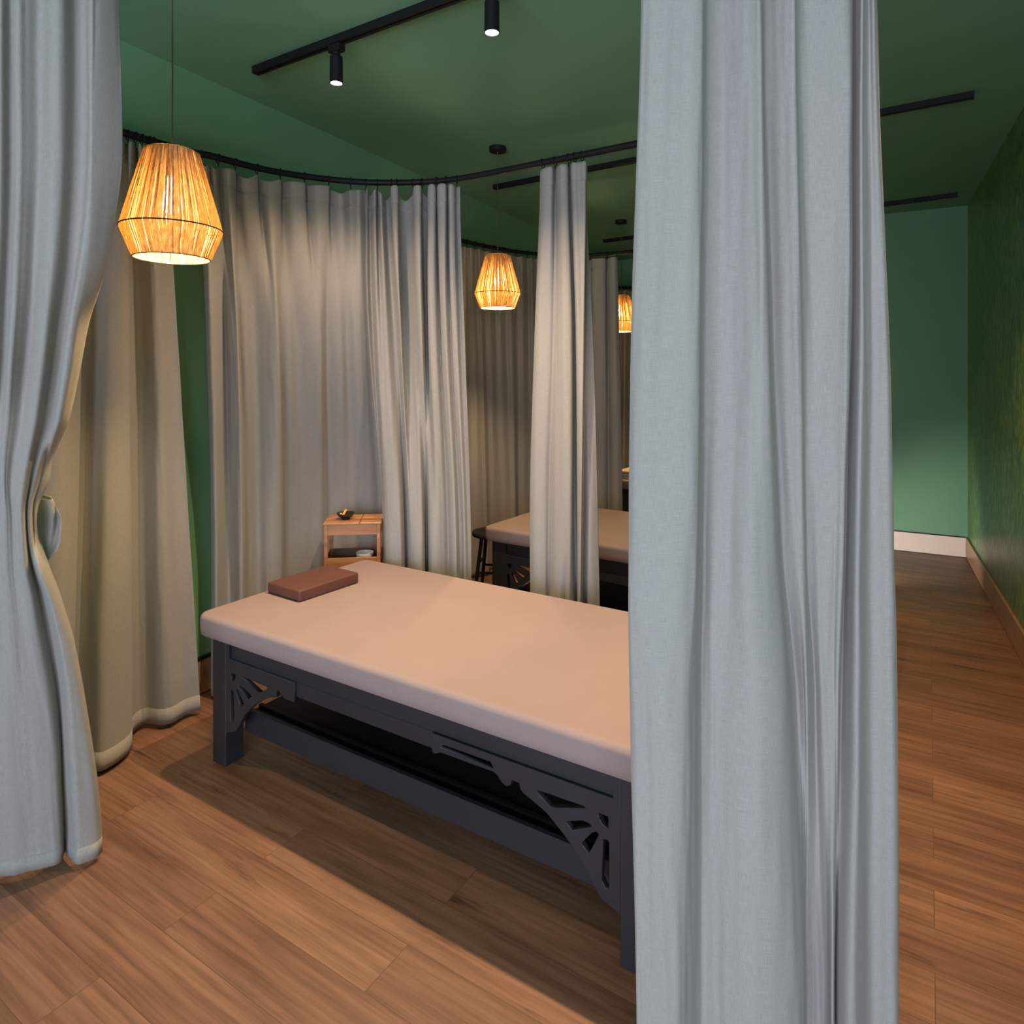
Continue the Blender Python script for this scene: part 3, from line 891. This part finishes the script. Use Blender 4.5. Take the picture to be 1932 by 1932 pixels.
# ------------------------------------------------------------------ black stool
sroot = empty('stool', (-2.245, 3.90, 0), math.radians(18))
MB().lathe([(0.0, .428), (.135, .428), (.150, .434), (.153, .445), (.149, .456), (.13, .458), (0.06, .452), (0.0, .450)], cap=False).build('seat', M['black'], sroot)
for k in range(4):
    a = math.radians(45 + 90 * k)
    MB().tube([(.100 * math.cos(a), .100 * math.sin(a), .43), (.165 * math.cos(a), .165 * math.sin(a), 0.0)], [0.013, 0.011], 10).build('leg', M['black'], sroot)
for k in range(4):
    a, b_ = math.radians(45 + 90 * k), math.radians(135 + 90 * k)
    zz = .26 if k % 2 else .20
    rr = .100 + .065 * (.43 - zz) / .43
    MB().tube([(rr * math.cos(a), rr * math.sin(a), zz), (rr * math.cos(b_), rr * math.sin(b_), zz)], 0.008, 8).build('rung', M['black'], sroot)
tag(sroot, 'black round wooden stool at the head end of the second bed', 'stool')

# ------------------------------------------------------------------ wooden side table
ta = math.radians(35.5)
tr = empty('side_table', (-2.432, 2.496, 0), ta)
W, D, TH = .284, .200, .762
for (x, y) in ((0.002, 0.002), (W - .020, 0.002), (0.002, D - .020), (W - .020, D - .020)):
    MB().box(x, x + .018, y, y + .018, 0, TH - .008, .001, 1).build('leg', M['table'], tr)
tt = MB().box(-.003, W * .62, -.003, D + .003, TH - .009, TH, .0015, 1)
tt.box(W * .62 + .004, W + .003, -.003, D + .003, TH - .009, TH, .0015, 1)
tt.box(W * .55, W * .68, .004, D - .004, TH - .014, TH - .009)
tt.build('tabletop', M['table'], tr, smooth=False)
MB().box(.020, W - .020, .004, .014, TH - .064, TH - .010, .001, 1).build('drawer_front', M['table'], tr)
for (x0, x1, y0, y1) in ((.004, .012, .02, D - .02), (W - .012, W - .004, .02, D - .02), (.02, W - .02, D - .012, D - .004)):
    MB().box(x0, x1, y0, y1, TH - .064, TH - .010).build('side_panel', M['table'], tr, smooth=False)
tray = MB().box(.016, W - .016, .012, D - .012, .534, .542)
tray.box(.020, W - .020, D - .014, D - .006, .534, .586)
tray.box(.006, .013, .020, D - .020, .534, .586).box(W - .013, W - .006, .020, D - .020, .534, .586)
tray.build('tray', M['tabledark'], tr, smooth=False)
MB().box(.020, W - .020, .004, .012, .534, .583, .001, 1).build('tray_front', M['table'], tr)
MB().box(.020, W - .020, .004, .016, .490, .520, .001, 1).build('rail', M['table'], tr)
MB().box(.016, W - .016, .012, D - .012, .20, .21).build('lower_shelf', M['table'], tr, smooth=False)
tag(tr, 'small reddish wooden side table with open tray, in the curtain corner behind the bed', 'side table')


def tpt(x, y):
    return (-2.432 + x * math.cos(ta) - y * math.sin(ta), 2.496 + x * math.sin(ta) + y * math.cos(ta))


dx, dy = tpt(.098, .100)
dsh = MB().lathe([(0, .0), (.020, .0), (.022, .006), (.034, .012), (.044, .022), (.0475, .031), (.046, .0315), (.040, .022), (.028, .014), (.014, .010), (0, 0.0095)], cap=False, seg=48).build('dish', M['dish'])
dsh.location = (dx, dy, TH + .0005)
tag(dsh, 'small black dish on the wooden side table', 'dish')
st = MB().box(-.0065, .0065, -.046, .046, 0, .004, .001, 1).build('wooden_stick', M['stick'])
st.location = (dx - .004, dy - .004, TH + .0335); st.rotation_euler = (math.radians(5), 0, ta - math.radians(2))
tag(st, 'orange wooden stick lying across the black dish', 'wooden stick')
bx, by = tpt(.195, .095)
bo = MB().lathe([(0, .0), (.028, .0), (.031, .005), (.042, .022), (.0445, .045), (.0425, .0455), (.040, .024), (.026, .010), (0, .008)], cap=False, seg=40).build('bowl', M['bowl'])
bo.location = (bx, by, .5425)
tag(bo, 'white ceramic bowl in the tray of the wooden side table', 'bowl')

# ------------------------------------------------------------------ pendant lamps
def strands(name, rt, rm, rb, zt, zm, zb, mat, parent, n=165):
    bm = bmesh.new()
    rnd = random.Random(3)
    for k in range(n):
        a = 2 * PI * (k + rnd.uniform(-.3, .3)) / n
        w = rnd.uniform(0.0021, 0.0037)
        if rnd.random() < 0.05: w *= 0.45
        for (r0, z0, r1, z1) in ((rt, zt, rm, zm), (rm, zm, rb, zb)):
            aj = a + rnd.uniform(-.016, .016)
            segs = 4
            prev = None
            for i in range(segs + 1):
                t = i / segs
                r = r0 + (r1 - r0) * t + (rnd.uniform(-.0008, .0008))
                ang = a + (aj - a) * math.sin(PI * t)
                z = z0 + (z1 - z0) * t
                c = Vector((r * math.cos(ang), r * math.sin(ang), z))
                tn = Vector((-math.sin(ang), math.cos(ang), 0)) * w
                nn = Vector((math.cos(ang), math.sin(ang), 0)) * w * 0.6
                q = [bm.verts.new(c + tn), bm.verts.new(c + nn), bm.verts.new(c - tn), bm.verts.new(c - nn)]
                if prev:
                    for j in range(4):
                        f = bm.faces.new((prev[j], prev[(j + 1) % 4], q[(j + 1) % 4], q[j])); f.smooth = True
                prev = q
    me = bpy.data.meshes.new(name); bm.to_mesh(me); bm.free()
    return link(name, me, mat, parent)


def circ(r, z, n=64):
    return [(r * math.cos(2 * PI * k / n), r * math.sin(2 * PI * k / n), z) for k in range(n)]


def make_pendant():
    root = empty('pendant_lamp', (0, 0, 0))   # origin at the bottom ring
    RT, RM, RB = .077, .142, .107
    ZT, ZM, ZB = .325, .090, .0
    sh_ = strands('shade', RT, RM, RB, ZT, ZM, ZB, M['raffia'], root)
    MB().tube(circ(RM + .0015, ZM), .0022, 6, closed=True).build('middle_ring', M['wire'], sh_)
    MB().tube(circ(RB, ZB), .0018, 6, closed=True).build('bottom_ring', M['wire'], sh_)
    tp = MB().lathe([(.010, ZT + .003), (.070, ZT + .004), (RT + .001, ZT - .002), (RT + .001, ZT - .006), (.068, ZT - .001), (.010, ZT - .002)], cap=False)
    tp.build('top_cap', M['raffia'], sh_)
    so_ = MB().lathe([(.0, ZT + .012), (.012, ZT + .010), (.016, ZT - .02), (.016, ZT - .075), (.0, ZT - .076)], seg=20, cap=False).build('socket', M['wire'], root)
    MB().lathe([(.0, ZT - .076), (.012, ZT - .080), (.014, ZT - .10), (.026, ZT - .135), (.029, ZT - .155), (.025, ZT - .175), (.012, ZT - .187), (.0, ZT - .189)], seg=24, cap=False).build('bulb', M['bulb'], so_)
    return root


LG = 'woven raffia pendant lamps over the beds'
lamps = [(-1.880, 1.291, 1.863, 'nearest woven raffia pendant lamp, largest in view, at the left'),
         (-2.040, 3.585, 1.930, 'second woven raffia pendant lamp, in the gap between the curtains'),
         (-2.003, 5.794, 1.916, 'farthest woven raffia pendant lamp, half hidden by the front curtain')]
proto = make_pendant()
LIGHTS = []
for i, (x, y, z, lab) in enumerate(lamps):
    p = proto if i == 0 else copy_tree(proto)
    p.location = (x, y, z)
    tag(p, lab, 'pendant lamp', LG)
    zc = H - z
    MB().tube([(0, 0, .33), (0.002, 0, .33 + (zc - .33) * .3), (-0.001, 0.001, .33 + (zc - .33) * .6), (0, 0, zc - .02)], .0024, 6).build('cord', M['cord'], p)
    MB().lathe([(.0, zc - .028), (.050, zc - .028), (.053, zc - .025), (.053, zc)], seg=32, cap=False).build('canopy', M['black'], p)
    l = bpy.data.lights.new('pendant_light', 'POINT')
    l.energy = 27.0
    l.color = (1.0, 0.66, 0.30)
    l.shadow_soft_size = 0.03
    lo = bpy.data.objects.new('pendant_light', l)
    lo.location = (0, 0, .10)
    lo.parent = p
    col.objects.link(lo)

# ------------------------------------------------------------------ ceiling tracks and spotlights
def track(x0, y0, x1, y1, label):
    ang = math.atan2(y1 - y0, x1 - x0)
    L = math.hypot(x1 - x0, y1 - y0)
    r = empty('lighting_track', (x0, y0, H), ang)
    mb = MB().box(0.012, L - 0.012, -.0175, -.006, -.032, 0)
    mb.box(0.012, L - 0.012, .006, .0175, -.032, 0).box(0.012, L - 0.012, -.006, .006, -.018, 0)
    mb.build('rail', M['black'], r, smooth=False)
    for a in (0, L - .012):
        MB().box(a, a + .012, -.018, .018, -.033, 0, .001, 1).build('end_cap', M['black'], r)
    return tag(r, label, 'ceiling track', 'black ceiling light tracks'), ang


_, ang1 = track(-2.50, 2.13, 0.15, 1.985, 'nearest black ceiling track with two spotlights, top of the picture')
_, ang2 = track(-2.466, 4.28, 0.455, 4.02, 'middle black ceiling track, passing behind the curtains')
_, ang3 = track(-2.44, 6.51, 0.589, 6.16, 'farthest black ceiling track, ending near the far green wall')

def make_spot():
    r = empty('spotlight', (0, 0, 0))
    MB().box(-.034, .034, -.018, .018, -.065, -.034, .004, 2).build('adapter', M['black'], r)
    MB().lathe([(.0, -.085), (.016, -.085), (.016, -.064), (.0, -.064)], seg=20, cap=False).build('joint', M['black'], r)
    ho_ = MB().lathe([(.0, -.078), (.020, -.079), (.0265, -.086), (.0275, -.190), (.0275, -.196), (.0245, -.196), (.0245, -.188), (.0, -.187)], seg=36, cap=False).build('housing', M['black'], r)
    MB().lathe([(.0, -.1915), (.0243, -.1915), (.0243, -.1890), (.0, -.1890)], seg=32, cap=False).build('lens', M['led'], ho_)
    return r

SG = 'black cylinder spotlights on the ceiling tracks'
sp0 = make_spot()
spots = [(-1.975, ang1, 1, 'black cylinder spotlight near the left end of the nearest ceiling track'),
         (-1.195, ang1, 1, 'black cylinder spotlight cut off by the top edge of the picture')]
def trk(x, t):
    if t == 1: return 2.13 + (x + 2.5) * (1.985 - 2.13) / 2.65
    if t == 2: return 4.28 + (x + 2.466) * (4.02 - 4.28) / 2.921
    return 6.51 + (x + 2.44) * (6.16 - 6.51) / 3.029
SPOT_E = 80.0
def spot_light(parent, e, size=2.0, tilt=(0, 0, 0), c=(1.0, 0.72, 0.46)):
    l = bpy.data.lights.new('spot_beam', 'SPOT')
    l.energy = e; l.color = c
    l.spot_size = size; l.spot_blend = 1.0; l.shadow_soft_size = 0.022
    o = bpy.data.objects.new('spot_beam', l)
    o.location = (0, 0, -.200); o.rotation_euler = tilt
    o.parent = parent
    col.objects.link(o)
    return o
for i, (x, a, t, lab) in enumerate(spots):
    s_ = sp0 if i == 0 else copy_tree(sp0)
    s_.location = (x, trk(x, t), H); s_.rotation_euler = (0, 0, a)
    tag(s_, lab, 'spotlight', SG)
    spot_light(s_, SPOT_E)
# unseen spotlights added behind the front curtain, two of them to warm the corridor
for x, t, e, lab in ((-0.42, 1, SPOT_E, 'black spotlight added above the foot of the nearest bed, behind the right front curtain'),
                     (0.08, 1, 95.0, 'black spotlight added at the corridor end of the nearest ceiling track, behind the right front curtain'),
                     (-0.06, 2, 95.0, 'black spotlight added on the middle ceiling track beside the corridor, behind the right front curtain'),
                     (-0.90, 2, 20.0, 'black spotlight added above the second bed, behind the right front curtain'),
                     (-0.85, 3, 18.0, 'black spotlight added above the farthest bed, behind the right front curtain')):
    s_ = copy_tree(sp0)
    for ch in list(s_.children):
        if ch.type == 'LIGHT': bpy.data.objects.remove(ch)
    s_.location = (x, trk(x, t), H); s_.rotation_euler = (0, 0, (ang1, ang2, ang3)[t - 1])
    tag(s_, lab, 'spotlight', SG)
    side = x > -0.3
    spot_light(s_, e, size=1.5 if side else 2.0, tilt=(0, -0.10, 0) if side else (0, 0, 0), c=(1.0, 0.55, 0.24) if side else (1.0, 0.72, 0.46))

# unseen light added on the floor behind the curtains to brighten the corridor corner
ul = empty('added_floor_light', (-0.34, 5.30, 0), 0)
MB().lathe([(.0, .0), (.055, .0), (.055, .008), (.012, .012), (.010, .07), (.0, .07)], seg=28, cap=False).build('base', M['black'], ul)
aim = (Vector((0.62, YE, 0.02)) - Vector((-0.34, 5.30, 0.12))).normalized()
hd = MB().tube([Vector((0, 0, .10)) - aim * .05, Vector((0, 0, .12)) + aim * .05], .030, 20).build('head', M['black'], ul)
tag(ul, 'small black floor light added behind the right front curtain to brighten the far baseboard', 'spotlight')
l = bpy.data.lights.new('added_floor_beam', 'SPOT')
l.energy = 52; l.color = (1.0, 0.86, 0.76); l.spot_size = math.radians(84); l.spot_blend = 1.0; l.shadow_soft_size = 0.03
o = bpy.data.objects.new('added_floor_beam', l)
o.location = Vector((0, 0, .12)) + aim * .06
o.rotation_euler = aim.to_track_quat('-Z', 'Y').to_euler()
o.parent = ul
col.objects.link(o)

# daylight through the window behind the camera
l = bpy.data.lights.new('window_daylight', 'AREA')
l.shape = 'RECTANGLE'; l.size = WX1 - WX0 - .1; l.size_y = WZ1 - WZ0 - .1
l.energy = 245; l.color = (0.76, 0.83, 1.0)
o = bpy.data.objects.new('window_daylight', l)
o.location = ((WX0 + WX1) / 2, YF - 0.14, (WZ0 + WZ1) / 2)
o.rotation_euler = (math.radians(90), 0, 0)
col.objects.link(o)

w = bpy.data.worlds.new('World')
scene.world = w
w.use_nodes = True
bg = w.node_tree.nodes['Background']
bg.inputs[0].default_value = (0.55, 0.75, 1.0, 1)
bg.inputs[1].default_value = 0.8

# ------------------------------------------------------------------ camera
cam = bpy.data.cameras.new('camera')
cam.sensor_fit = 'HORIZONTAL'
cam.sensor_width = 36.0
cam.lens = 36.0 * F / 1932.0
cam.shift_y = -(966.0 - HY) / 1932.0
cam.clip_start = 0.05
co = bpy.data.objects.new('camera', cam)
co.location = (0, 0, EYE)
co.rotation_euler = (math.radians(90), 0, YAW)
col.objects.link(co)
scene.camera = co

scene.view_settings.view_transform = 'Standard'
scene.view_settings.look = 'None'
scene.view_settings.exposure = 0.15
scene.view_settings.gamma = 1.0
scene.view_settings.use_curve_mapping = False
scene.cycles.use_denoising = True
scene.cycles.max_bounces = 8
scene.cycles.diffuse_bounces = 5
scene.cycles.sample_clamp_indirect = 4.0
scene.cycles.caustics_reflective = False
scene.cycles.caustics_refractive = False
